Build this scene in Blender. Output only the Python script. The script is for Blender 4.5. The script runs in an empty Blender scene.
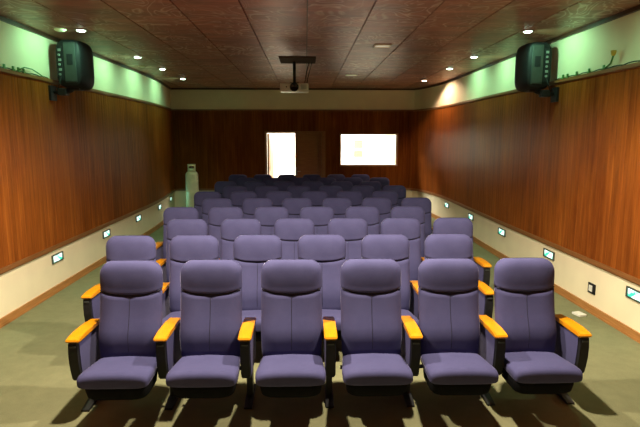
import bpy, bmesh, math, random
from mathutils import Vector, Matrix
random.seed(7)
scene = bpy.context.scene
COL = scene.collection
PI = math.pi

# ------------------------------------------------------------------ camera
CAM_H, PITCH, YAW, FPX = 1.845, 0.1467, 0.0277, 517.0
cd = bpy.data.cameras.new('camera')
cam = bpy.data.objects.new('camera', cd); COL.objects.link(cam)
cam.location = (0, 0, CAM_H)
cam.rotation_euler = (PI/2 - PITCH, 0, -YAW)
cd.sensor_fit = 'HORIZONTAL'; cd.sensor_width = 36.0
cd.lens = 36.0*FPX/640.0
cd.clip_start = 0.05; cd.clip_end = 100
scene.camera = cam

# ------------------------------------------------------------------ world, colour management
w = bpy.data.worlds.new('world'); scene.world = w; w.use_nodes = True
w.node_tree.nodes['Background'].inputs[0].default_value = (0.9, 0.95, 1.0, 1)
w.node_tree.nodes['Background'].inputs[1].default_value = 0.02
vs = scene.view_settings
vs.view_transform = 'Standard'; vs.look = 'None'; vs.gamma = 1.0; vs.use_curve_mapping = False
vs.exposure = 0.0

# lamp settings (used by the lamp builders below)
FRONT_W, FRONT_COL = 550.0, (1.0, 0.86, 0.66)
SPOT_W, SPOT_COL = 27.0, (0.38, 1.0, 0.58)
WARM_SPOT_W, WARM_SPOT_COL = 85.0, (1.0, 0.72, 0.50)
LOBBY_W = 330.0
STEP_E, STEP_W = 1.7, 0.5

def add_light(name, kind, loc, power, col, parent=None, rot=(0, 0, 0), **kw):
    l = bpy.data.lights.new(name, kind); l.energy = power; l.color = col
    for k, v in kw.items(): setattr(l, k, v)
    o = bpy.data.objects.new(name, l); COL.objects.link(o)
    o.location = loc; o.rotation_euler = rot
    if parent: o.parent = parent
    return o

# ------------------------------------------------------------------ room dimensions
ZC = 3.02            # ceiling
ZW0, ZW1 = 0.565, 2.49   # wood cladding
YB, YF = 12.9, -1.3  # back and front walls
LEFT = [(-3.0, YF), (-3.0, 6.0), (-3.0, 9.8), (-3.03, 10.6), (-3.09, 11.4), (-3.17, 12.1), (-3.27, YB)]
RIGHT = [(3.04, YF), (3.03, 4.5), (3.0, 8.0), (3.02, 10.6), (3.0, 11.3), (2.95, 11.9), (2.86, 12.4), (2.78, 12.7), (2.67, YB)]
def wx(line, y):
    for (x0, y0), (x1, y1) in zip(line, line[1:]):
        if y <= y1: return x0 + (x1-x0)*(y-y0)/(y1-y0)
    return line[-1][0]
def wang(line, y):
    e = 0.05
    return math.atan2(wx(line, y+e)-wx(line, y-e), 2*e)

# ------------------------------------------------------------------ material helpers
def new_mat(name):
    m = bpy.data.materials.new(name); m.use_nodes = True
    nt = m.node_tree; b = nt.nodes['Principled BSDF']
    return m, nt, b
def N(nt, t, **kw):
    n = nt.nodes.new(t)
    for k, v in kw.items():
        if k in n.inputs: n.inputs[k].default_value = v
        else: setattr(n, k, v)
    return n
def ramp(nt, fac, stops):
    r = nt.nodes.new('ShaderNodeValToRGB'); e = r.color_ramp.elements
    while len(e) < len(stops): e.new(0.5)
    for el, (p, c) in zip(e, stops):
        el.position = p; el.color = (*c, 1)
    nt.links.new(fac, r.inputs[0]); return r.outputs[0]
def noise(nt, scale, detail=3.0, rough=0.5, stretch=None, coord='Object', dist=0.0):
    tc = nt.nodes.new('ShaderNodeTexCoord'); src = tc.outputs[coord]
    if coord == 'World':
        pass
    if stretch:
        mp = nt.nodes.new('ShaderNodeMapping'); mp.inputs['Scale'].default_value = stretch
        nt.links.new(src, mp.inputs[0]); src = mp.outputs[0]
    n = nt.nodes.new('ShaderNodeTexNoise')
    n.inputs['Scale'].default_value = scale; n.inputs['Detail'].default_value = detail
    n.inputs['Roughness'].default_value = rough; n.inputs['Distortion'].default_value = dist
    nt.links.new(src, n.inputs['Vector']); return n.outputs['Fac']
def mixc(nt, fac, a, b, mode='MIX'):
    m = nt.nodes.new('ShaderNodeMix'); m.data_type = 'RGBA'; m.blend_type = mode
    for sock, v in ((m.inputs[0], fac), (m.inputs[6], a), (m.inputs[7], b)):
        if isinstance(v, (int, float)): sock.default_value = v
        elif isinstance(v, tuple): sock.default_value = (*v, 1)
        else: nt.links.new(v, sock)
    return m.outputs[2]
def bump(nt, b, h, strength=0.3, dist=0.01):
    n = nt.nodes.new('ShaderNodeBump'); n.inputs['Strength'].default_value = strength
    n.inputs['Distance'].default_value = dist
    nt.links.new(h, n.inputs['Height']); nt.links.new(n.outputs[0], b.inputs['Normal'])

def simple(name, col, rough=0.5, metal=0.0, var=0.12, scale=20, spec=0.5, bmp=0.0):
    m, nt, b = new_mat(name)
    f = noise(nt, scale)
    c = ramp(nt, f, [(0.3, tuple(v*(1-var) for v in col)), (0.7, tuple(min(1, v*(1+var)) for v in col))])
    nt.links.new(c, b.inputs['Base Color'])
    b.inputs['Roughness'].default_value = rough; b.inputs['Metallic'].default_value = metal
    b.inputs['Specular IOR Level'].default_value = spec
    if bmp: bump(nt, b, noise(nt, scale*6), bmp, 0.004)
    return m
def emit(name, col, strength):
    m, nt, b = new_mat(name)
    b.inputs['Base Color'].default_value = (*col, 1)
    b.inputs['Emission Color'].default_value = (*col, 1)
    b.inputs['Emission Strength'].default_value = strength
    return m

M = {}
M['cream'] = simple('cream_wall_paint', (0.90, 0.80, 0.56), 0.75, var=0.04, scale=3, spec=0.25)
M['lobby'] = simple('lobby_white_paint', (0.88, 0.87, 0.84), 0.8, var=0.02, scale=3)
M['black'] = simple('black_plastic', (0.012, 0.012, 0.014), 0.55, spec=0.25)
M['blackmetal'] = simple('black_painted_metal', (0.015, 0.015, 0.016), 0.4, 0.2)
M['greyplastic'] = simple('dark_grey_plastic', (0.03, 0.036, 0.034), 0.45)
M['control'] = simple('pale_grey_control', (0.20, 0.23, 0.22), 0.4)
M['white'] = simple('white_plastic', (0.75, 0.73, 0.66), 0.4, var=0.04)
M['paleplate'] = simple('pale_fixture_plate', (0.88, 0.80, 0.62), 0.5, var=0.03)
M['lens'] = simple('dark_lens_glass', (0.01, 0.01, 0.012), 0.08)
M['chrome'] = simple('brushed_steel', (0.55, 0.56, 0.55), 0.3, 0.9, var=0.05)
M['stepframe'] = simple('step_light_metal', (0.10, 0.13, 0.12), 0.35, 0.6)
M['cyl'] = simple('gas_cylinder_paint', (0.90, 0.85, 0.58), 0.35, var=0.10, scale=6)
M['cable'] = simple('green_black_cable', (0.025, 0.05, 0.02), 0.5)
M['clip'] = simple('green_clip', (0.10, 0.26, 0.07), 0.5)
M['tip'] = simple('yellow_connector', (0.62, 0.40, 0.05), 0.5)
M['down'] = emit('downlight_lens', (0.72, 1.0, 0.78), 14.0)
M['downwarm'] = emit('downlight_lens_warm', (1.0, 0.86, 0.70), 14.0)
M['frontlamp'] = emit('ceiling_lamp_diffuser', (1.0, 0.86, 0.66), 20.0)
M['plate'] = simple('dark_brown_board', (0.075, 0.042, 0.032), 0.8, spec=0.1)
M['frontdark'] = simple('dark_bounce_cut', (0.05, 0.035, 0.03), 0.9, spec=0.1)  # dark tone chosen so the unseen front wall bounces less light
M['addedglow'] = emit('pale_diffuser_added_glow', (0.9, 0.78, 0.55), 0.38)  # faint glow added so the pale ceiling squares read brighter
M['pan'] = simple('matt_black_pan', (0.008, 0.008, 0.009), 0.9, spec=0.03)
M['gold'] = simple('downlight_rim', (0.42, 0.40, 0.34), 0.3, 0.8)

def wood_cladding():
    m, nt, b = new_mat('varnished_wood_cladding')
    g = noise(nt, 1.0, 5, 0.65, (26, 26, 1.1), dist=0.4)
    big = noise(nt, 1.1, 4, 0.6, (1.6, 1.6, 0.45))
    fine = noise(nt, 1.0, 2, 0.5, (130, 130, 3.0))
    at = nt.nodes.new('ShaderNodeAttribute'); at.attribute_name = 'board_tone'
    c1 = ramp(nt, g, [(0.28, (0.10, 0.022, 0.005)), (0.5, (0.28, 0.068, 0.012)), (0.74, (0.48, 0.148, 0.024))])
    c2 = mixc(nt, 0.42, c1, ramp(nt, big, [(0.34, (0.14, 0.034, 0.006)), (0.66, (0.45, 0.135, 0.020))]))
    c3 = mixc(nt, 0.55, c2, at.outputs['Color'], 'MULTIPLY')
    c4 = mixc(nt, 0.25, c3, ramp(nt, fine, [(0.3, (0.3, 0.3, 0.3)), (0.7, (1, 1, 1))]), 'MULTIPLY')
    nt.links.new(c4, b.inputs['Base Color'])
    b.inputs['Roughness'].default_value = 0.38
    b.inputs['Specular IOR Level'].default_value = 0.03
    bump(nt, b, fine, 0.5, 0.004)
    return m
M['wood'] = wood_cladding()
def trim_wood(name, a, c, rough=0.4):
    m, nt, b = new_mat(name)
    g = noise(nt, 1.0, 4, 0.6, (4, 4, 60), dist=0.3)
    nt.links.new(ramp(nt, g, [(0.3, a), (0.7, c)]), b.inputs['Base Color'])
    b.inputs['Roughness'].default_value = rough
    return m
M['trim'] = trim_wood('brown_wood_trim', (0.20, 0.075, 0.022), (0.30, 0.125, 0.04))
M['base'] = trim_wood('honey_wood_baseboard', (0.36, 0.15, 0.04), (0.50, 0.23, 0.07))
M['darktrim'] = trim_wood('dark_ceiling_trim', (0.05, 0.020, 0.012), (0.08, 0.034, 0.018))
M['door'] = trim_wood('brown_door_wood', (0.24, 0.085, 0.024), (0.36, 0.14, 0.04))
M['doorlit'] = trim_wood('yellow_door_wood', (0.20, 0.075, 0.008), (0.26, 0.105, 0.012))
def arm_wood():
    m, nt, b = new_mat('honey_armrest_wood')
    g = noise(nt, 1.0, 4, 0.6, (70, 6, 70), dist=0.4)
    nt.links.new(ramp(nt, g, [(0.25, (0.56, 0.20, 0.004)), (0.75, (0.70, 0.29, 0.007))]), b.inputs['Base Color'])
    b.inputs['Roughness'].default_value = 0.28
    return m
M['armwood'] = arm_wood()
def fabric(name, lo, hi, sheen=0.3):
    m, nt, b = new_mat(name)
    fine = noise(nt, 420, 2)
    big = noise(nt, 5, 3, 0.6)
    c = mixc(nt, 0.5, ramp(nt, fine, [(0.3, lo), (0.7, hi)]), ramp(nt, big, [(0.3, lo), (0.75, hi)]))
    nt.links.new(c, b.inputs['Base Color'])
    b.inputs['Roughness'].default_value = 0.9
    b.inputs['Specular IOR Level'].default_value = 0.15
    b.inputs['Sheen Weight'].default_value = sheen
    b.inputs['Sheen Roughness'].default_value = 0.25
    b.inputs['Sheen Tint'].default_value = (0.75, 0.70, 0.95, 1)
    bump(nt, b, fine, 0.25, 0.002)
    return m
M['fabric'] = fabric('purple_blue_upholstery', (0.047, 0.046, 0.114), (0.077, 0.075, 0.172))
M['seam_and_shadow'] = simple('seam_shadow_line', (0.015, 0.013, 0.035), 0.9)
def carpet():
    m, nt, b = new_mat('grey_green_carpet')
    fine = noise(nt, 140, 3, 0.7); mid = noise(nt, 9, 4, 0.65); big = noise(nt, 1.1, 3)
    c = ramp(nt, fine, [(0.25, (0.138, 0.140, 0.074)), (0.75, (0.285, 0.278, 0.152))])
    c = mixc(nt, 0.3, c, ramp(nt, mid, [(0.3, (0.12, 0.123, 0.066)), (0.7, (0.295, 0.288, 0.157))]))
    c = mixc(nt, 0.3, c, ramp(nt, big, [(0.3, (0.143, 0.153, 0.084)), (0.7, (0.267, 0.256, 0.144))]))
    nt.links.new(c, b.inputs['Base Color']); b.inputs['Roughness'].default_value = 0.95
    b.inputs['Specular IOR Level'].default_value = 0.1
    bump(nt, b, fine, 0.5, 0.006)
    return m
M['carpet'] = carpet()
def ceil_mat():
    m, nt, b = new_mat('mottled_brown_ceiling_panel')
    geo = nt.nodes.new('ShaderNodeNewGeometry'); info = nt.nodes.new('ShaderNodeObjectInfo')
    add = nt.nodes.new('ShaderNodeVectorMath'); add.operation = 'MULTIPLY_ADD'
    comb = nt.nodes.new('ShaderNodeCombineXYZ'); nt.links.new(info.outputs['Random'], comb.inputs[2])
    add.inputs[1].default_value = (1, 1, 1)
    nt.links.new(geo.outputs['Position'], add.inputs[0])
    sc = nt.nodes.new('ShaderNodeVectorMath'); sc.operation = 'SCALE'; sc.inputs['Scale'].default_value = 25
    nt.links.new(comb.outputs[0], sc.inputs[0]); nt.links.new(sc.outputs[0], add.inputs[2])
    def nz(scale, detail, rough, dist, st=(1, 1, 1)):
        mp = nt.nodes.new('ShaderNodeMapping'); mp.inputs['Scale'].default_value = st
        nt.links.new(add.outputs[0], mp.inputs[0])
        n = nt.nodes.new('ShaderNodeTexNoise'); n.inputs['Scale'].default_value = scale
        n.inputs['Detail'].default_value = detail; n.inputs['Roughness'].default_value = rough
        n.inputs['Distortion'].default_value = dist
        nt.links.new(mp.outputs[0], n.inputs['Vector']); return n.outputs['Fac']
    base = nz(1.6, 4, 0.6, 0.6, (1.0, 2.2, 1))
    red = (0.49, 0.180, 0.112); dk = (0.24, 0.094, 0.066)
    c = ramp(nt, base, [(0.3, dk), (0.7, red)])
    # pale plywood figure: thin contour lines of a distorted noise
    v = nz(1.9, 1.5, 0.5, 1.2, (1.3, 1.0, 1))
    mul = nt.nodes.new('ShaderNodeMath'); mul.operation = 'MULTIPLY'; mul.inputs[1].default_value = 9.0
    nt.links.new(v, mul.inputs[0])
    pp = nt.nodes.new('ShaderNodeMath'); pp.operation = 'PINGPONG'; pp.inputs[1].default_value = 0.5
    nt.links.new(mul.outputs[0], pp.inputs[0])
    lines = ramp(nt, pp.outputs[0], [(0.0, (0.75, 0.75, 0.75)), (0.22, (0, 0, 0))])
    patch = ramp(nt, nz(1.3, 2, 0.5, 0.0), [(0.38, (0.05, 0.05, 0.05)), (0.62, (0.85, 0.85, 0.85))])
    fac = mixc(nt, 1.0, lines, patch, 'MULTIPLY')
    c = mixc(nt, fac, c, (0.82, 0.64, 0.55))
    # darker smudges
    sm = nz(3.0, 3, 0.6, 0.2, (0.6, 3.0, 1))
    c = mixc(nt, 0.5, c, ramp(nt, sm, [(0.35, (0.45, 0.42, 0.42)), (0.55, (1, 1, 1))]), 'MULTIPLY')
    nt.links.new(c, b.inputs['Base Color'])
    b.inputs['Roughness'].default_value = 0.42
    b.inputs['Specular IOR Level'].default_value = 0.5
    return m
M['ceil'] = ceil_mat()
def glass_pane():
    m, nt, b = new_mat('window_glass')
    out = nt.nodes['Material Output']; nt.nodes.remove(b)
    tr = nt.nodes.new('ShaderNodeBsdfTransparent'); gl = nt.nodes.new('ShaderNodeBsdfGlossy')
    gl.inputs['Roughness'].default_value = 0.02
    tr.inputs[0].default_value = (0.97, 0.98, 0.97, 1)
    mx = nt.nodes.new('ShaderNodeMixShader'); mx.inputs[0].default_value = 0.05
    nt.links.new(tr.outputs[0], mx.inputs[1]); nt.links.new(gl.outputs[0], mx.inputs[2])
    nt.links.new(mx.outputs[0], out.inputs[0]); return m
M['glass'] = glass_pane()
def notice_mat():
    m, nt, b = new_mat('yellow_printed_notice')
    tc = nt.nodes.new('ShaderNodeTexCoord')
    wv = nt.nodes.new('ShaderNodeTexWave'); wv.wave_type = 'BANDS'; wv.bands_direction = 'Z'
    wv.inputs['Scale'].default_value = 6.0; wv.inputs['Distortion'].default_value = 0.0
    nt.links.new(tc.outputs['Object'], wv.inputs['Vector'])
    br = noise(nt, 1.0, 1, 0.5, (30, 1, 30))
    f = mixc(nt, 1.0, ramp(nt, wv.outputs['Fac'], [(0.55, (0, 0, 0)), (0.6, (1, 1, 1))]),
             ramp(nt, br, [(0.45, (0, 0, 0)), (0.5, (1, 1, 1))]), 'MULTIPLY')
    nt.links.new(mixc(nt, f, (0.38, 0.33, 0.17), (0.27, 0.21, 0.09)), b.inputs['Base Color'])
    b.inputs['Roughness'].default_value = 0.9
    return m
M['notice'] = notice_mat()
def step_lens():
    m, nt, b = new_mat('step_light_lens')
    v = noise(nt, 9, 2, 0.5, (1, 1, 1.6))
    c = ramp(nt, v, [(0.40, (0.03, 0.42, 0.28)), (0.56, (0.75, 1.0, 0.92))])
    nt.links.new(c, b.inputs['Emission Color']); nt.links.new(c, b.inputs['Base Color'])
    b.inputs['Emission Strength'].default_value = STEP_E
    return m
M['step'] = step_lens()

# ------------------------------------------------------------------ mesh helpers
def obj(name, bm, mat, parent=None, smooth=False, loc=None, rotz=0.0):
    me = bpy.data.meshes.new(name)
    bmesh.ops.recalc_face_normals(bm, faces=bm.faces)
    bm.to_mesh(me); bm.free()
    if smooth:
        for p in me.polygons: p.use_smooth = True
    me.materials.append(M[mat])
    o = bpy.data.objects.new(name, me); COL.objects.link(o)
    if parent: o.parent = parent
    if loc: o.location = loc
    o.rotation_euler.z = rotz
    return o
def tag(o, label, cat, group=None):
    o['label'] = label; o['category'] = cat
    if group: o['group'] = group
    return o
def struct(o, label=None):
    o['kind'] = 'structure'
    if label: o['label'] = label
    return o
def thing(name, label, cat, loc=(0, 0, 0), rotz=0.0, group=None):
    o = bpy.data.objects.new(name, None); COL.objects.link(o)
    o.location = loc; o.rotation_euler = (0, 0, rotz); o.empty_display_size = 0.1
    return tag(o, label, cat, group)
def dup(src, parent=None):
    c = src.copy(); COL.objects.link(c); c.parent = parent
    for ch in src.children: dup(ch, c)
    return c
def box(bm, x0, x1, y0, y1, z0, z1, bev=0.0, seg=2):
    r = bmesh.ops.create_cube(bm, size=1.0)
    vs = r['verts']
    for v in vs:
        v.co = Vector((x0+(v.co.x+.5)*(x1-x0), y0+(v.co.y+.5)*(y1-y0), z0+(v.co.z+.5)*(z1-z0)))
    if bev:
        es = list({e for v in vs for e in v.link_edges})
        bmesh.ops.bevel(bm, geom=es, offset=bev, segments=seg, affect='EDGES', profile=0.6)
    return vs
def loft(bm, rings, cap=True):
    vr = [[bm.verts.new(p) for p in r] for r in rings]
    n = len(vr[0])
    for a, b in zip(vr, vr[1:]):
        for i in range(n):
            bm.faces.new((a[i], a[(i+1) % n], b[(i+1) % n], b[i]))
    if cap:
        bm.faces.new(vr[0][::-1]); bm.faces.new(vr[-1])
def tube(bm, pts, r, seg=8):
    pts = [Vector(p) for p in pts]; rings = []
    for i, p in enumerate(pts):
        t = (pts[min(i+1, len(pts)-1)] - pts[max(i-1, 0)]).normalized()
        a = t.orthogonal().normalized() if abs(t.z) > 0.95 else t.cross(Vector((0, 0, 1))).normalized()
        b = t.cross(a)
        rr = r[i] if isinstance(r, (list, tuple)) else r
        rings.append([p + (a*math.cos(k*2*PI/seg) + b*math.sin(k*2*PI/seg))*rr for k in range(seg)])
    loft(bm, rings)
def lathe(bm, prof, seg=24, axis='Z', c=(0, 0, 0)):
    rings = []
    for r, h in prof:
        ring = []
        for k in range(seg):
            a = 2*PI*k/seg; u, v = r*math.cos(a), r*math.sin(a)
            ring.append(Vector((u, v, h)) + Vector(c) if axis == 'Z' else Vector((u, h, v)) + Vector(c))
        rings.append(ring)
    loft(bm, rings)
def prism(bm, poly, x0, x1):           # polygon in (y, z) extruded along x
    a = [bm.verts.new((x0, y, z)) for y, z in poly]; b = [bm.verts.new((x1, y, z)) for y, z in poly]
    n = len(poly)
    bm.faces.new(a[::-1]); bm.faces.new(b)
    for i in range(n): bm.faces.new((a[i], a[(i+1) % n], b[(i+1) % n], b[i]))
def wall_strip(bm, line, side, off0, off1, z0, z1):
    # a strip following the wall line; off measured into the room
    def P(x, y, off): return (x - side*off, y)
    for (xa, ya), (xb, yb) in zip(line, line[1:]):
        c = [P(xa, ya, off0), P(xb, yb, off0), P(xb, yb, off1), P(xa, ya, off1)]
        lo = [bm.verts.new((x, y, z0)) for x, y in c]; hi = [bm.verts.new((x, y, z1)) for x, y in c]
        bm.faces.new(lo[::-1]); bm.faces.new(hi)
        for i in range(4): bm.faces.new((lo[i], lo[(i+1) % 4], hi[(i+1) % 4], hi[i]))

# ------------------------------------------------------------------ the setting
bm = bmesh.new(); box(bm, -3.6, 3.6, YF-0.3, 15.6, -0.1, 0.0)
struct(obj('floor', bm, 'carpet'), 'grey-green carpet floor of the screening room')

bm = bmesh.new(); box(bm, -3.7, 3.7, YF-0.3, YB+0.14, ZC+0.026, ZC+0.1)
ceiling = struct(obj('ceiling', bm, 'darktrim'), 'brown mottled panelled ceiling with dark seams')
PX, PY = 0.597, 1.22
pm = bmesh.new(); box(pm, -PX/2+0.006, PX/2-0.006, -PY/2+0.0025, PY/2-0.0025, 0, 0.024)
first = None
for i in range(-6, 6):
    for j in range(12):
        x = 0.022 + (i+0.5)*PX; y = YF - 0.25 + (j+0.5)*PY
        if first is None:
            first = obj('ceiling_panel', pm, 'ceil', ceiling, loc=(x, y, ZC)); first.location = (x, y, ZC); p = first
        else:
            p = first.copy(); COL.objects.link(p); p.parent = ceiling
            p.location = (x, y, ZC + random.uniform(-0.0008, 0.0008))

BW = 0.085
def board(bm, lay, p0, p1, z0, z1, nrm, th, tone):
    # one tongue-and-groove board with chamfered long edges
    d = (p1-p0); L = d.length; d = d/L; ch = 0.003
    prof = [(0.0, 0.0), (0.0, th-0.003), (ch, th), (L-ch, th), (L, th-0.003), (L, 0.0)]
    lo = [bm.verts.new((p0 + d*s + nrm*o).to_3d() + Vector((0, 0, z0))) for s, o in prof]
    hi = [bm.verts.new((p0 + d*s + nrm*o).to_3d() + Vector((0, 0, z1))) for s, o in prof]
    fs = [bm.faces.new(lo[::-1]), bm.faces.new(hi)]
    n = len(prof)
    for i in range(n): fs.append(bm.faces.new((lo[i], lo[(i+1) % n], hi[(i+1) % n], hi[i])))
    for f in fs:
        for lp in f.loops: lp[lay] = (tone, tone, tone, 1)
def cladding_side(line, side, parent):
    bm = bmesh.new(); lay = bm.loops.layers.float_color.new('board_tone')
    y = YF
    while y < YB-0.02:
        y2 = min(y+BW, YB)
        p0 = Vector((wx(line, y), y)); p1 = Vector((wx(line, y2), y2))
        d = (p1-p0).normalized(); nrm = Vector((d.y, -d.x)) * (-side)
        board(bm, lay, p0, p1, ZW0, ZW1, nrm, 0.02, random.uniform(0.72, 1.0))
        y = y2
    o = obj('wood_cladding', bm, 'wood', parent); o['kind'] = 'stuff'
    return o
trim_n = 0
for nm, line, side in (('left', LEFT, -1), ('right', RIGHT, 1)):
    bm = bmesh.new(); wall_strip(bm, line, side, -0.14, 0.0, 0, ZC)
    wl = struct(obj('wall_'+nm, bm, 'cream'), 'cream side wall with varnished brown wood cladding, on the '+nm)
    cladding_side(line, side, wl)
    bm = bmesh.new(); wall_strip(bm, line, side, 0.0, 0.016, 0, 0.085); wall_strip(bm, line, side, 0.0, 0.022, 0, 0.02)
    struct(obj('baseboard_'+nm, bm, 'base'))
    for z0, z1, off, mt in ((ZW0-0.035, ZW0+0.012, 0.034, 'trim'), (ZW1-0.012, ZW1+0.022, 0.042, 'trim'), (ZC-0.04, ZC-0.001, 0.03, 'darktrim')):
        trim_n += 1
        bm = bmesh.new(); wall_strip(bm, line, side, 0.0, off, z0, z1)
        if mt == 'trim': wall_strip(bm, line, side, 0.0, off-0.012, z0-0.012, z0)
        struct(obj('trim_%d' % trim_n, bm, mt))

# back wall with a double doorway and a window
DX0, DX1, DX2, DZ = -0.955, -0.26, 0.44, 1.94
WX0, WX1, WZ0, WZ1 = 0.88, 2.262, 1.16, 1.905
XL, XR = -3.42, 2.95
bm = bmesh.new()
for x0, x1, z0, z1 in ((XL, DX0, 0, ZC), (DX0, DX2, DZ, ZC), (DX2, WX0, 0, ZC), (WX0, WX1, 0, WZ0), (WX0, WX1, WZ1, ZC), (WX1, XR, 0, ZC)):
    box(bm, x0, x1, YB, YB+0.14, z0, z1)
wb = struct(obj('wall_back', bm, 'cream'), 'dark wood-clad rear wall with cream band above and below')
bm = bmesh.new(); lay = bm.loops.layers.float_color.new('board_tone')
x = wx(LEFT, YB)+0.003; XE = wx(RIGHT, YB)-0.003
cuts = sorted([DX0, DX2, WX0, WX1])
while x < XE-0.005:
    x2 = min(x+BW, XE)
    for c in cuts:
        if x+0.004 < c < x2-0.001: x2 = c; break
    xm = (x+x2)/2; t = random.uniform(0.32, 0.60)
    spans = [(ZW0, ZW1)]
    if DX0 < xm < DX2: spans = [(DZ, ZW1)]
    if WX0 < xm < WX1: spans = [(ZW0, WZ0), (WZ1, ZW1)]
    for z0, z1 in spans:
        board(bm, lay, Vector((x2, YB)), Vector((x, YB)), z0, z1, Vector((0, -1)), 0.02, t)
    x = x2
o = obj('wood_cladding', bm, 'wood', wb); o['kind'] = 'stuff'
bl = [(wx(LEFT, YB), YB), (DX0-0.06, YB)]; br_ = [(DX2+0.06, YB), (XE, YB)]
bm = bmesh.new()
for a, b_ in (bl, br_): box(bm, a[0], b_[0], YB-0.016, YB, 0, 0.085)
struct(obj('baseboard_back', bm, 'base'))
for z0, z1, off, segs in ((ZW0-0.035, ZW0+0.012, 0.034, (bl, br_)), (ZW1-0.012, ZW1+0.022, 0.042, ((bl[0], br_[1]),)), (ZC-0.04, ZC-0.001, 0.03, ((bl[0], br_[1]),))):
    trim_n += 1; bm = bmesh.new()
    for a, b_ in segs: box(bm, a[0], b_[0], YB-off, YB, z0, z1)
    struct(obj('trim_%d' % trim_n, bm, 'darktrim' if z0 > 2.9 else 'trim'))
bm = bmesh.new(); box(bm, -3.2, 3.2, YF-0.14, YF, 0, ZC)
struct(obj('wall_front', bm, 'frontdark'), 'unseen wall at the screen end, coloured dark to cut bounced light')

# double door: frame, closed right leaf, left leaf swung open into the lobby
d1 = bpy.data.objects.new('door_1', None); COL.objects.link(d1); d1.location = (0, YB, 0)
struct(d1, 'double door in the rear wall, left leaf standing open')
bm = bmesh.new()
box(bm, DX0-0.05, DX0, -0.032, 0.13, 0, DZ+0.05, 0.004)
box(bm, DX2-0.05, DX2+0.05, -0.04, 0.13, 0, DZ+0.05, 0.004)
box(bm, DX0, DX2-0.05, -0.032, 0.13, DZ, DZ+0.05, 0.004)
obj('door_frame', bm, 'door', d1)
bm = bmesh.new(); box(bm, DX1, DX2-0.05, 0.04, 0.08, 0.005, DZ, 0.003)
leaf = obj('door_leaf', bm, 'door', d1)
for z0, z1 in ((0.15, 0.85), (1.0, 1.8)):
    bm = bmesh.new(); box(bm, DX1+0.1, DX2-0.14, 0.026, 0.042, z0, z1, 0.008)
    obj('raised_panel', bm, 'door', leaf)
bm = bmesh.new(); box(bm, DX1+0.02, DX1+0.045, 0.02, 0.04, 0.9, 1.1, 0.004); tube(bm, [(DX1+0.033, 0.03, 1.0), (DX1+0.033, -0.012, 1.0), (DX1+0.13, -0.014, 1.0)], 0.009)
obj('handle', bm, 'chrome', leaf)
bm = bmesh.new(); box(bm, 0, 0.042, 0.0, 0.69, 0.005, DZ-0.01, 0.003)
leaf2 = obj('door_leaf', bm, 'doorlit', d1, loc=(DX0+0.002, 0.15, 0), rotz=-0.10)
for z0, z1 in ((0.15, 0.85), (1.0, 1.8)):
    bm = bmesh.new(); box(bm, 0.04, 0.052, 0.10, 0.59, z0, z1, 0.005)
    obj('raised_panel', bm, 'doorlit', leaf2)

# window to the lobby
w1 = bpy.data.objects.new('window_1', None); COL.objects.link(w1); w1.location = (0, YB, 0)
struct(w1, 'brightly lit rectangular window in the rear wall')
bm = bmesh.new()
box(bm, WX0-0.035, WX0, -0.03, 0.14, WZ0-0.035, WZ1+0.035, 0.003); box(bm, WX1, WX1+0.035, -0.03, 0.14, WZ0-0.035, WZ1+0.035, 0.003)
box(bm, WX0, WX1, -0.03, 0.14, WZ1, WZ1+0.035, 0.003); box(bm, WX0, WX1, -0.03, 0.14, WZ0-0.035, WZ0, 0.003)
obj('window_frame', bm, 'door', w1)
bm = bmesh.new(); box(bm, WX0, WX1, 0.07, 0.076, WZ0, WZ1)
obj('pane', bm, 'glass', w1)

# the lit lobby behind
bm = bmesh.new()
box(bm, -2.6, 3.5, 15.2, 15.3, 0, 2.8); box(bm, -2.7, -2.6, YB+0.14, 15.3, 0, 2.8); box(bm, 3.5, 3.6, YB+0.14, 15.3, 0, 2.8)
struct(obj('wall_lobby', bm, 'lobby'), 'overexposed white lobby wall seen through the door and window')
bm = bmesh.new(); box(bm, -2.7, 3.6, YB+0.14, 15.3, 2.8, 2.9)
struct(obj('ceiling_lobby', bm, 'lobby'))
lamp = thing('lobby_lamp', 'bright lamp panel on the lobby ceiling behind the rear wall', 'lamp', (0.5, 14.1, 2.799))
bm = bmesh.new(); box(bm, -1.5, 1.5, -0.4, 0.4, -0.05, 0, 0.01)
obj('housing', bm, 'white', lamp)
bm = bmesh.new(); box(bm, -1.45, 1.45, -0.36, 0.36, -0.056, -0.049)
obj('diffuser', bm, 'frontlamp', lamp)
add_light('lobby_light', 'AREA', (0, 0, -0.07), LOBBY_W, (1, 0.97, 0.9), lamp, shape='RECTANGLE', size=2.9, size_y=0.75)
for z, h, lb in ((1.64, 0.24, 'upper of two yellow printed notices seen through the lit rear window'), (1.36, 0.19, 'lower of two yellow printed notices seen through the lit rear window')):
    bm = bmesh.new(); box(bm, -0.13, 0.13, -0.006, 0.0, -h/2, h/2, 0.002)
    o = obj('notice', bm, 'notice', loc=(1.54, 15.2, z)); tag(o, lb, 'notice', 'notices on the lobby wall')

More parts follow.
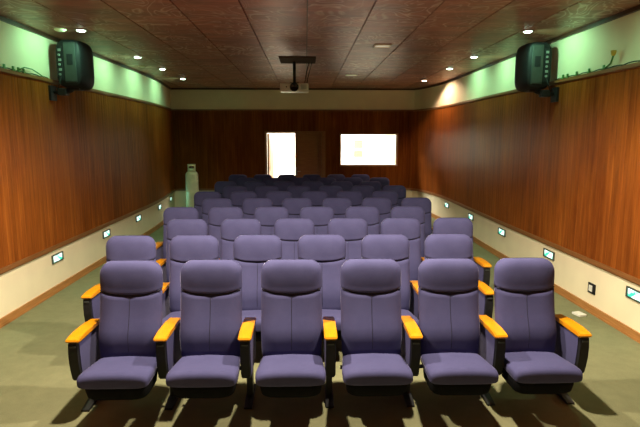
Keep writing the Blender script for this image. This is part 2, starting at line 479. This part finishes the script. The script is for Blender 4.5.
# ------------------------------------------------------------------ chairs
# local frame: origin on the floor, -y is forward (towards the screen end)
def sg(v, e): return math.copysign(abs(v)**e, v)
def smooth_interp(tab, z):
    for (z0, a), (z1, b) in zip(tab, tab[1:]):
        if z <= z1:
            t = max(0, min(1, (z-z0)/(z1-z0))); t = t*t*(3-2*t) if False else t
            return a + (b-a)*t
    return tab[-1][1]
FRONT = [(0.30, 0.155), (0.36, 0.165), (0.50, 0.188), (0.62, 0.216), (0.74, 0.244), (0.80, 0.254), (0.88, 0.256), (0.94, 0.262), (1.01, 0.278)]  # y of the back's front face
def back_section(z, wdt, th, groove=0.0, rise=0.0, lean=0.0, n=40, e=0.42):
    yf = smooth_interp(FRONT, z); ring = []
    for k in range(n):
        a = 2*PI*k/n + 0.0001
        cx, sy = math.cos(a), math.sin(a)
        x = wdt*sg(cx, e); yy = sg(sy, 0.6)
        y = yf + th/2 + yy*th/2
        if sy < 0:
            y += 0.016*(x/wdt)**4                     # rounded front
            y += groove*math.exp(-(x/0.011)**2)
            y -= lean
        ring.append(Vector((x, y, z + rise*abs(x/wdt)**2.6)))
    return ring
def lerp_profile(z0, z1, n): return [z0 + (z1-z0)*i/(n-1) for i in range(n)]

def make_chair():
    t = thing('auditorium_chair', 'x', 'chair')
    # lower backrest
    bm = bmesh.new(); rings = []
    zs = [0.335, 0.342, 0.36, 0.40, 0.45, 0.50, 0.55, 0.60, 0.65, 0.70, 0.735, 0.757, 0.766, 0.771]
    for z in zs:
        edge = min((z-0.335)/0.03, (0.771-z)/0.014, 1.0); r = math.sqrt(max(0.0, 1-(1-edge)**2))
        wdt = smooth_interp([(0.33, 0.205), (0.5, 0.211), (0.785, 0.212)], z) - 0.010*(1-r)
        th = 0.045 + 0.042*r
        bulge = 0.022*math.exp(-((z-0.50)/0.09)**2)
        rise = 0.034*max(0, min(1, (z-0.60)/0.17))
        ring = back_section(z, wdt, th, groove=0.009*r, rise=rise, lean=bulge)
        for p in ring:
            pass
        if r < 1:                                      # pull the front face back near the ends
            yb = smooth_interp(FRONT, z) + th
            for p in ring: p.y += (0.087-th)*(1.0 if p.y < yb-0.02 else 1.0)
        rings.append(ring)
    loft(bm, rings)
    back = obj('backrest', bm, 'fabric', t, True)
    # headrest: bulges forward over the seam, rounded top corners
    bm = bmesh.new(); rings = []
    zs = [0.774 + (v-0.788)*(1.000-0.774)/(1.003-0.788) for v in (0.788, 0.790, 0.795, 0.803, 0.815, 0.84, 0.87, 0.90, 0.92, 0.94, 0.955, 0.968, 0.979, 0.988, 0.995, 1.000, 1.003)]
    for z in zs:
        eb = min((z-0.774)/0.012, 1.0); rb = math.sqrt(max(0, 1-(1-eb)**2))
        et = min((1.000-z)/0.09, 1.0); rt = math.sqrt(max(0, 1-(1-et)**2))
        wdt = 0.213 - 0.004*(1-rb) - 0.09*(1-rt)
        th = (0.05 + 0.05*rb)*(0.35 + 0.65*math.sqrt(max(0, 1-(1-min((1.000-z)/0.045, 1.0))**2)))
        rise = 0.034*max(0, min(1, (0.90-z)/0.12))
        lean = 0.003*math.sin(PI*max(0, min(1, (z-0.76)/0.22)))*rb
        ring = back_section(z, wdt, th, rise=rise, lean=lean, e=0.42 + 0.2*(1-rt))
        full = 0.1
        for p in ring: p.y += (full-th)*0.5 - 0.002
        rings.append(ring)
    loft(bm, rings)
    obj('headrest', bm, 'fabric', t, True)
    # dark strip painting the shadow line of the seam between the two
    bm = bmesh.new(); pts = []
    for k in range(17):
        x = -0.203 + 0.406*k/16
        pts.append((x, smooth_interp(FRONT, 0.772) + 0.014 + 0.018*(x/0.205)**4, 0.7725 + 0.034*abs(x/0.208)**2.6))
    tube(bm, pts, 0.0065, 6)
    obj('seam_and_shadow', bm, 'seam_and_shadow', back, True)
    bm = bmesh.new(); pts = []
    for k in range(11):
        z = 0.40 + 0.36*k/10
        pts.append((0, smooth_interp(FRONT, z) + 0.0075 - 0.022*math.exp(-((z-0.50)/0.09)**2), z))
    tube(bm, pts, 0.0022, 6)
    obj('seam_and_shadow', bm, 'seam_and_shadow', back, True)
    # hard shell behind the back
    bm = bmesh.new(); rings = []
    for z in [0.30, 0.31, 0.45, 0.6, 0.75, 0.86, 0.91, 0.94, 0.955]:
        et = min((0.956-z)/0.07, 1.0); rt = math.sqrt(max(0, 1-(1-et)**2))
        yf = smooth_interp(FRONT, z) + 0.078
        wd = 0.198 - 0.08*(1-rt); n = 28; ring = []
        for k in range(n):
            a = 2*PI*k/n; ring.append(Vector((wd*sg(math.cos(a), 0.45), yf + 0.018 + 0.018*sg(math.sin(a), 0.6), z)))
        rings.append(ring)
    loft(bm, rings)
    obj('back_shell', bm, 'black', t, True)
    # seat cushion: lofted front to back
    bm = bmesh.new(); rings = []
    tab = [(-0.152, 0.198, 0.326, 0.014), (-0.151, 0.207, 0.328, 0.025), (-0.146, 0.215, 0.332, 0.035), (-0.134, 0.221, 0.337, 0.041), (-0.105, 0.224, 0.341, 0.043), (-0.06, 0.224, 0.341, 0.043),
           (0.0, 0.221, 0.337, 0.043), (0.08, 0.215, 0.331, 0.043), (0.16, 0.208, 0.324, 0.042), (0.20, 0.204, 0.320, 0.040), (0.215, 0.200, 0.319, 0.03)]
    n = 40
    for y, wd, zc, hh in tab:
        ring = []
        for k in range(n):
            a = 2*PI*k/n
            x = wd*sg(math.cos(a), 0.38); z = zc + hh*sg(math.sin(a), 0.5)
            if math.sin(a) > 0: z += 0.010*(1-(x/wd)**2) - 0.004*math.exp(-((y-0.05)/0.1)**2)
            ring.append(Vector((x, y, z)))
        rings.append(ring)
    loft(bm, rings)
    obj('seat_cushion', bm, 'fabric', t, True)
    # moulded black pan below the cushion
    bm = bmesh.new(); rings = []
    for z, k1, yo in ((0.196, 0.80, 0.02), (0.200, 0.87, 0.012), (0.215, 0.93, 0.006), (0.26, 0.965, 0.0), (0.305, 0.975, 0.0)):
        ring = []
        for k in range(28):
            a = 2*PI*k/28
            ring.append(Vector((0.210*k1*sg(math.cos(a), 0.4), 0.035 + yo + 0.172*k1*sg(math.sin(a), 0.4), z)))
        rings.append(ring)
    loft(bm, rings)
    obj('seat_pan', bm, 'pan', t, True)
    # pivot bracket bars to the stands
    bm = bmesh.new(); tube(bm, [(-0.220, 0.17, 0.275), (0.220, 0.17, 0.275)], 0.014, 8)
    obj('pivot_bar', bm, 'blackmetal', t, True)
    return t
def make_arm(parent, x):
    # black tapering stand with padded side faces, wooden armrest, post and floor foot
    bm = bmesh.new()
    poly = [(0.010, 0.535), (0.006, 0.47), (0.010, 0.40), (0.024, 0.33), (0.036, 0.275), (0.06, 0.255), (0.40, 0.250), (0.43, 0.28), (0.42, 0.535)]
    prism(bm, poly, -0.030, 0.030)
    bmesh.ops.bevel(bm, geom=list(bm.edges), offset=0.005, segments=2, affect='EDGES')
    a = obj('arm_stand', bm, 'black', parent, loc=(x, 0, 0))
    bm = bmesh.new()
    poly = [(-0.003, 0.550), (0.002, 0.540), (0.02, 0.534), (0.405, 0.534), (0.41, 0.545), (0.40, 0.558), (0.30, 0.566), (0.12, 0.569), (0.03, 0.566), (0.004, 0.560)]
    prism(bm, poly, -0.042, 0.042)
    es = [e for e in bm.edges if abs(e.verts[0].co.x-e.verts[1].co.x) < 1e-5]
    bmesh.ops.bevel(bm, geom=es, offset=0.006, segments=2, affect='EDGES')
    r = obj('armrest', bm, 'armwood', a)
    for s in (-1, 1):
        bm = bmesh.new()
        poly = [(0.034, 0.525), (0.034, 0.46), (0.042, 0.38), (0.056, 0.29), (0.07, 0.268), (0.38, 0.268), (0.40, 0.29), (0.40, 0.525)]
        prism(bm, poly, 0.029 if s > 0 else -0.034, 0.034 if s > 0 else -0.029)
        p = obj('side_pad', bm, 'fabric', a)
    bm = bmesh.new(); box(bm, -0.02, 0.02, -0.0005, 0.010, 0.505, 0.515, 0.001)
    obj('number_plate', bm, 'greyplastic', a)
    bm = bmesh.new(); box(bm, -0.022, 0.022, 0.255, 0.335, 0.012, 0.27, 0.006)
    obj('leg', bm, 'blackmetal', a)
    bm = bmesh.new(); prism(bm, [(0.12, 0.0), (0.12, 0.014), (0.24, 0.032), (0.35, 0.032), (0.47, 0.014), (0.47, 0.0)], -0.028, 0.028)
    bmesh.ops.bevel(bm, geom=list(bm.edges), offset=0.003, segments=1, affect='EDGES')
    obj('foot', bm, 'blackmetal', a)
    return a

NR, NC, PITCH_X, SPY = 10, 6, 0.56, 0.923
Y0 = 3.2
ordr = ['first', 'second', 'third', 'fourth', 'fifth', 'sixth', 'seventh', 'eighth', 'ninth']
proto = make_chair(); arm = make_arm(proto, -PITCH_X/2)
placed = 0
NUDGE = {(0, 0): 0.032, (0, 1): 0.020, (0, 2): 0.020, (0, 3): 0.013, (0, 5): -0.02, (1, 0): 0.028, (1, 1): 0.014, (3, 0): 0.02}   # as the photograph shows the rows
for r in range(NR):
    xo = 0.160 if r % 2 == 0 else -0.1426
    rowname = 'front row' if r == 0 else 'rearmost row' if r == NR-1 else ordr[r] + ' row from the front'
    for c in range(NC):
        ch = proto if placed == 0 else dup(proto)
        placed += 1
        ch.location = (xo + (c-2.5)*PITCH_X + random.uniform(-.002, .002) + NUDGE.get((r, c), 0.0), Y0 + r*SPY + random.uniform(-.004, .004), 0)
        ch.rotation_euler.z = random.uniform(-.004, .004)
        pos = ['leftmost', 'second from left', 'third from left', 'third from right', 'second from right', 'rightmost'][c]
        tag(ch, 'purple-blue auditorium chair with wooden armrests, %s in the %s' % (pos, rowname), 'chair', 'auditorium chairs in staggered rows')
        ch['_c'] = c
        nd = NUDGE.get((r, c), 0.0)
        next(k for k in ch.children if k.name.startswith('arm_stand')).location.x = -PITCH_X/2 - (nd*(0.5, 0.3, 1, 1, 1, 1)[c] if r == 0 else 0.0)
        ch['_n'] = nd
for ch in [o for o in COL.objects if o.get('_c') is not None]:
    if ch['_c'] == NC-1:
        a = dup(next(k for k in ch.children if k.name.startswith('arm_stand')), ch); a.location = (PITCH_X/2 - min(0.0, ch['_n']), 0, 0)
    del ch['_c'], ch['_n']

# ------------------------------------------------------------------ ceiling lamps
def downlight(x, y, warm, label, lit=1.0):
    s = 1 if x > 0 else -1
    t = thing('downlight', label, 'downlight', (x, y, ZC), 0, 'recessed downlights along the walls')
    bm = bmesh.new(); lathe(bm, [(0.047, -0.001), (0.066, -0.001), (0.067, -0.006), (0.060, -0.010), (0.048, -0.009), (0.047, -0.001)], 24)
    obj('rim', bm, 'gold', t, True)
    bm = bmesh.new(); lathe(bm, [(0.0465, -0.002), (0.047, -0.010), (0.035, -0.018), (0.002, -0.021)], 20)
    obj('lens', bm, 'downwarm' if warm else 'down', t, True)
    add_light('downlight_spot', 'SPOT', (0, 0, -0.03), (WARM_SPOT_W if warm else SPOT_W)*lit, WARM_SPOT_COL if warm else SPOT_COL, t, (-0.13 if warm else 0.0, -s*math.radians(18 if warm else 40), 0),
              spot_size=math.radians(146 if warm else 150), spot_blend=0.35 if warm else 0.65, shadow_soft_size=0.035)
    return t
nth = ['nearest', 'second nearest', 'third nearest', 'fourth nearest', 'farthest']
for x, ys, sd in ((-2.48, (4.1, 6.03, 7.98, 9.33, 10.84), 'left'), (2.49, (4.05, 5.95, 7.82, 9.13, 11.05), 'right')):
    for i, y in enumerate(ys):
        downlight(x, y, sd == 'right' and i == 4, '%s recessed ceiling downlight, %s along the %s wall' % ('small warm' if sd == 'right' and i == 4 else 'small greenish', nth[i], sd), 1.25 if i == 0 else 1.0)
def square_lamp(x, y, label, on):
    t = thing('square_lamp', label, 'ceiling lamp', (x, y, ZC), 0, 'square recessed ceiling lamps')
    bm = bmesh.new()
    for a in ((-0.11, 0.11, -0.11, -0.088), (-0.11, 0.11, 0.088, 0.11), (-0.11, -0.088, -0.088, 0.088), (0.088, 0.11, -0.088, 0.088)):
        box(bm, *a, -0.014, 0.0, 0.002)
    obj('frame', bm, 'paleplate', t)
    bm = bmesh.new(); box(bm, -0.088, 0.088, -0.088, 0.088, -0.009, 0.0)
    obj('diffuser', bm, 'paleplate' if on else 'addedglow', t)
    if on:
        bm = bmesh.new(); lathe(bm, [(0.03, -0.01), (0.035, -0.03), (0.03, -0.05), (0.002, -0.055)], 16)
        obj('bulb', bm, 'frontlamp', t, True)
    if on: add_light('square_lamp_light', 'SPOT', (0, 0, -0.10), FRONT_W, FRONT_COL, t, spot_size=math.radians(167), spot_blend=0.55, shadow_soft_size=0.06)
square_lamp(1.0, 6.92, 'pale square ceiling lamp with added glow, the nearer one right of the projector', False)
square_lamp(0.88, 10.09, 'pale square ceiling lamp with added glow, the farther one right of the projector', False)
square_lamp(-1.0, 3.3, 'lit square ceiling lamp above the front row, left of centre', True)
square_lamp(1.0, 3.3, 'lit square ceiling lamp above the front row, right of centre', True)
for x, y, lb in ((-2.70, 6.01, 'small pale round ceiling sensor beside the left loudspeaker'), (-2.72, 8.96, 'small pale round ceiling sensor farther back along the left wall')):
    bm = bmesh.new(); lathe(bm, [(0.06, 0.0), (0.062, -0.008), (0.05, -0.016), (0.03, -0.022), (0.002, -0.023)], 20)
    o = obj('ceiling_sensor', bm, 'paleplate', None, True, (x, y, ZC)); tag(o, lb, 'sensor', 'ceiling sensors')

# ------------------------------------------------------------------ projector
pj = thing('projector', 'white ceiling projector hanging on a black pole below a dark board', 'projector', (-0.17, 8.28, 2.54))
bm = bmesh.new(); box(bm, -0.22, 0.22, -0.13, 0.16, 0.0, 0.125, 0.014, 3)
body = obj('body', bm, 'white', pj, True)
bm = bmesh.new(); lathe(bm, [(0.066, 0.0), (0.068, -0.022), (0.058, -0.028), (0.052, -0.012), (0.002, -0.012)], 24, 'Y', (0.0, -0.128, 0.066))
obj('lens', bm, 'lens', body, True)
bm = bmesh.new()
for k in range(5): box(bm, 0.10, 0.19, -0.1335, -0.129, 0.035+0.015*k, 0.042+0.015*k)
obj('vent', bm, 'control', body)
bm = bmesh.new(); lathe(bm, [(0.010, -0.001), (0.010, -0.004), (0.001, -0.005)], 12, 'Y', (-0.12, -0.129, 0.07))
obj('sensor', bm, 'lens', body)
bm = bmesh.new(); box(bm, -0.07, 0.07, -0.06, 0.08, 0.124, 0.142, 0.004); tube(bm, [(0, 0.01, 0.14), (0, 0.01, ZC-2.54-0.02)], 0.024, 14)
obj('mount_pole', bm, 'blackmetal', pj, True)
bm = bmesh.new(); box(bm, -0.22, 0.33, -0.42, 0.22, ZC-2.54-0.018, ZC-2.54, 0.004)  # flat dark board against the ceiling, wider than the projector
obj('dark_board', bm, 'plate', pj)
for k, dx in ((0, 0.0), (1, 0.035)):
    bm = bmesh.new(); tube(bm, [(0.16+dx, 0.05, 0.12), (0.17+dx, 0.03, 0.20), (0.20+dx*1.2, 0.0, 0.34), (0.23+dx*1.2, 0.0, ZC-2.54-0.02)], 0.006, 6)
    obj('cable', bm, 'black', pj, True)

# ------------------------------------------------------------------ loudspeakers
def speaker(x, y, z, s, label):
    # s = -1 on the left wall, +1 on the right wall; rear panel faces the camera
    t = thing('loudspeaker', label, 'loudspeaker', (x, y, z), 0.0, 'wall loudspeakers')
    t.rotation_euler = (0, 0, s*0.03)
    bm = bmesh.new(); rings = []
    for yy, k in ((-0.165, 0.80), (-0.155, 0.88), (-0.13, 0.93), (0.0, 1.0), (0.13, 1.0), (0.16, 0.985), (0.17, 0.95)):
        ring = []
        for q in range(40):
            a = 2*PI*q/40
            ring.append(Vector((0.160*k*sg(math.cos(a), 0.55), yy, 0.282*(0.6*k+0.4)*sg(math.sin(a), 0.42))))
        rings.append(ring)
    loft(bm, rings); body = obj('cabinet', bm, 'black', t, True)
    # recessed lighter rear panel with a dark carrying handle
    x0, x1 = (-0.075-s*0.03, 0.065-s*0.03)
    bm = bmesh.new(); box(bm, x0, x1, -0.174, -0.155, -0.215, 0.235, 0.012)
    pan = obj('rear_panel', bm, 'greyplastic', t)
    bm = bmesh.new(); box(bm, -0.04-s*0.03, 0.03-s*0.03, -0.180, -0.170, -0.02, 0.105, 0.006)
    obj('handle', bm, 'black', pan)
    # amplifier strip on the wall side with knobs and sockets
    cx = s*0.085
    bm = bmesh.new(); box(bm, cx-0.03, cx+0.03, -0.172, -0.150, -0.19, 0.19, 0.008)
    strip = obj('control_strip', bm, 'black', t)
    for k in range(6):
        bm = bmesh.new(); zz = 0.15 - k*0.055
        if k % 2: lathe(bm, [(0.014, 0.0), (0.013, -0.014), (0.002, -0.016)], 12, 'Y', (cx - 0.010, -0.171, zz))
        else: box(bm, cx-0.022, cx+0.012, -0.177, -0.170, zz-0.014, zz+0.014, 0.002)
        obj('knob' if k % 2 else 'socket', bm, 'control', strip)
    # wall bracket
    xw = (wx(LEFT, y) if s < 0 else wx(RIGHT, y)) - x
    bm = bmesh.new()
    wxl = xw - s*0.022
    box(bm, min(wxl, wxl-s*0.03), max(wxl, wxl-s*0.03), -0.20, -0.06, -0.42, -0.25, 0.004)
    tube(bm, [(wxl-s*0.01, -0.12, -0.32), (s*0.10, -0.12, -0.33), (s*0.03, -0.06, -0.30), (0.0, -0.02, -0.26)], 0.022, 10)
    box(bm, s*0.10-0.05, s*0.10+0.05, -0.17, -0.07, -0.36, -0.28, 0.01)
    box(bm, -0.07, 0.07, -0.09, 0.06, -0.292, -0.272, 0.004)
    b = obj('wall_bracket', bm, 'blackmetal', t)
    b.matrix_parent_inverse = Matrix.Identity(4)
    # a cable hanging from the strip
    bm = bmesh.new(); tube(bm, [(cx, -0.17, -0.14), (cx, -0.22, -0.22), (cx+s*0.04, -0.20, -0.30), (cx+s*0.08, -0.14, -0.27)], 0.006, 6)
    obj('cable', bm, 'black', t, True)
speaker(-2.74, 6.42, 2.69, -1, 'black loudspeaker bracketed high on the left wall, rear panel towards camera')
speaker(2.755, 6.36, 2.68, 1, 'black loudspeaker bracketed high on the right wall, rear panel towards camera')

# cables lying on the cladding ledge, with clips
def ledge_cable(line, s, y0, y1, label, clips, flower=False):
    t = thing('ledge_cable', label, 'cable', (0, 0, 0))
    zt = ZW1 + 0.022
    bm = bmesh.new(); pts = []
    n = 24
    for k in range(n+1):
        y = y0 + (y1-y0)*k/n
        pts.append((wx(line, y) - s*(0.018 + 0.008*math.sin(k*1.3)), y, zt + 0.006 + (0.012*abs(math.sin(k*0.9)))))
    tube(bm, pts, 0.006, 6); obj('cable', bm, 'cable', t, True)
    for y in clips:
        x = wx(line, y) - s*0.02
        bm = bmesh.new()
        box(bm, x-0.008, x+0.008, y-0.012, y+0.012, zt, zt+0.05, 0.003)
        box(bm, x-0.012, x+0.012, y-0.02, y+0.02, zt, zt+0.02, 0.003)
        obj('clip', bm, 'clip', t)
    return t
lc = ledge_cable(LEFT, -1, 4.6, 6.25, 'thin dark cable with green clips on the left wall ledge', (5.06, 5.36, 5.52, 5.62, 5.72))
bm = bmesh.new(); xw_ = wx(LEFT, 5.8)+0.03
tube(bm, [(xw_, 5.62, 2.54), (xw_, 5.72, 2.575), (xw_, 5.88, 2.575), (xw_, 6.0, 2.55), (xw_, 6.12, 2.52)], 0.006, 6)
obj('cable_loop', bm, 'clip', lc, True)
rc = ledge_cable(RIGHT, 1, 4.4, 6.3, 'thin dark cable with green clips on the right wall ledge', (5.28, 5.55, 5.80, 6.0, 6.1))
xw_ = wx(RIGHT, 5.1)-0.03
bm = bmesh.new(); tube(bm, [(xw_, 5.30, 2.52), (xw_, 5.22, 2.535), (xw_, 5.15, 2.56), (xw_-0.01, 5.11, 2.60), (xw_-0.01, 5.10, 2.63)], 0.009, 8)
obj('cable_end', bm, 'clip', rc, True)
bm = bmesh.new(); lathe(bm, [(0.014, 0.0), (0.020, 0.012), (0.026, 0.045), (0.024, 0.05), (0.004, 0.05)], 12, 'Z', (xw_-0.01, 5.10, 2.625))
obj('connector', bm, 'tip', rc, True)

# ------------------------------------------------------------------ step lights
def step_light(line, s, y, label):
    x = wx(line, y); ang = wang(line, y)
    t = thing('step_light', label, 'step light', (x, y, 0.41), -ang, 'step lights along the lower walls')
    L, Hh = 0.135, 0.052
    bm = bmesh.new()
    def bx(y0, y1, z0, z1, d0, d1, bev=0.002): box(bm, min(-s*d0, -s*d1), max(-s*d0, -s*d1), y0, y1, z0, z1, bev)
    bx(-L, L, Hh-0.014, Hh, 0, 0.018); bx(-L, L, -Hh, -Hh+0.014, 0, 0.018)
    bx(-L, -L+0.02, -Hh+0.014, Hh-0.014, 0, 0.018); bx(L-0.02, L, -Hh+0.014, Hh-0.014, 0, 0.018)
    obj('frame', bm, 'stepframe', t)
    bm = bmesh.new(); bx(-L+0.02, L-0.02, -Hh+0.014, Hh-0.014, 0.0, 0.008, 0)
    obj('lens', bm, 'step', t)
    add_light('step_glow', 'AREA', (-s*0.022, 0, 0), STEP_W, (0.25, 1.0, 0.78), t, (0, s*PI/2, 0), shape='RECTANGLE', size=0.07, size_y=0.2)
for line, s, ys, sd in ((LEFT, -1, (4.65, 6.17, 7.72, 9.22, 10.73, 12.15), 'left'), (RIGHT, 1, (4.50, 6.18, 7.70, 9.22, 10.85), 'right')):
    for i, y in enumerate(ys):
        nm_ = ['nearest', 'second nearest', 'third nearest', 'fourth nearest', 'fifth nearest', 'farthest'][i]
        step_light(line, s, y, 'glowing green-white step light low on the %s wall, %s' % (sd, nm_))

# ------------------------------------------------------------------ small things
y = 5.21; x = wx(RIGHT, y)
so = thing('wall_socket', 'small dark and white socket plate low on the right wall', 'socket', (x, y, 0.262), -wang(RIGHT, y))
bm = bmesh.new(); box(bm, -0.012, 0, -0.065, 0.065, -0.055, 0.055, 0.003); obj('back_plate', bm, 'black', so)
bm = bmesh.new(); box(bm, -0.018, -0.010, -0.02, 0.04, -0.032, 0.032, 0.002); obj('insert', bm, 'white', so)
bm = bmesh.new(); box(bm, -0.045, 0.045, -0.055, 0.055, 0.0, 0.022, 0.004)
o = obj('small_box', bm, 'white', None, False, (2.86, 5.13, 0.0), 0.25); tag(o, 'small flat white box lying on the carpet by the right wall', 'box')

gc = thing('gas_cylinder', 'tall pale gas cylinder standing in the rear left corner', 'gas cylinder', (-2.69, 12.3, 0.0))
bm = bmesh.new()
lathe(bm, [(0.002, 0.06), (0.12, 0.06), (0.148, 0.09), (0.150, 0.12), (0.150, 0.55), (0.152, 0.555), (0.152, 0.575), (0.150, 0.58), (0.150, 0.93), (0.146, 0.97), (0.130, 1.01), (0.10, 1.04), (0.05, 1.055), (0.002, 1.056)], 32)
gb = obj('tank', bm, 'cyl', gc, True)
bm = bmesh.new(); lathe(bm, [(0.125, 0.0), (0.128, 0.0), (0.128, 0.075), (0.122, 0.085), (0.120, 0.0)], 28); obj('foot_ring', bm, 'cyl', gc, True)
bm = bmesh.new()
# collar: ring with two hand holes, built as curved wall segments plus a top roll
def arc(a0, a1, z0, z1, r=0.088, th=0.005, n=8):
    ring = []
    for k in range(n+1):
        a = a0 + (a1-a0)*k/n
        c, s_ = math.cos(a), math.sin(a)
        ring.append([Vector((c*r, s_*r, z0)), Vector((c*(r+th), s_*(r+th), z0)), Vector((c*(r+th), s_*(r+th), z1)), Vector((c*r, s_*r, z1))])
    loft(bm, ring)
arc(0, 2*PI*0.999, 1.03, 1.12, n=30); arc(0, 2*PI*0.999, 1.17, 1.205, n=30)
for a in (0, PI): arc(a-0.75, a+0.75, 1.11, 1.18)
tube(bm, [(0.09*math.cos(k*2*PI/30), 0.09*math.sin(k*2*PI/30), 1.207) for k in range(31)], 0.009, 6)
obj('collar', bm, 'cyl', gc, True)
bm = bmesh.new(); lathe(bm, [(0.022, 1.05), (0.022, 1.10), (0.014, 1.105), (0.014, 1.13), (0.028, 1.132), (0.028, 1.15), (0.002, 1.152)], 16); obj('valve', bm, 'chrome', gc, True)
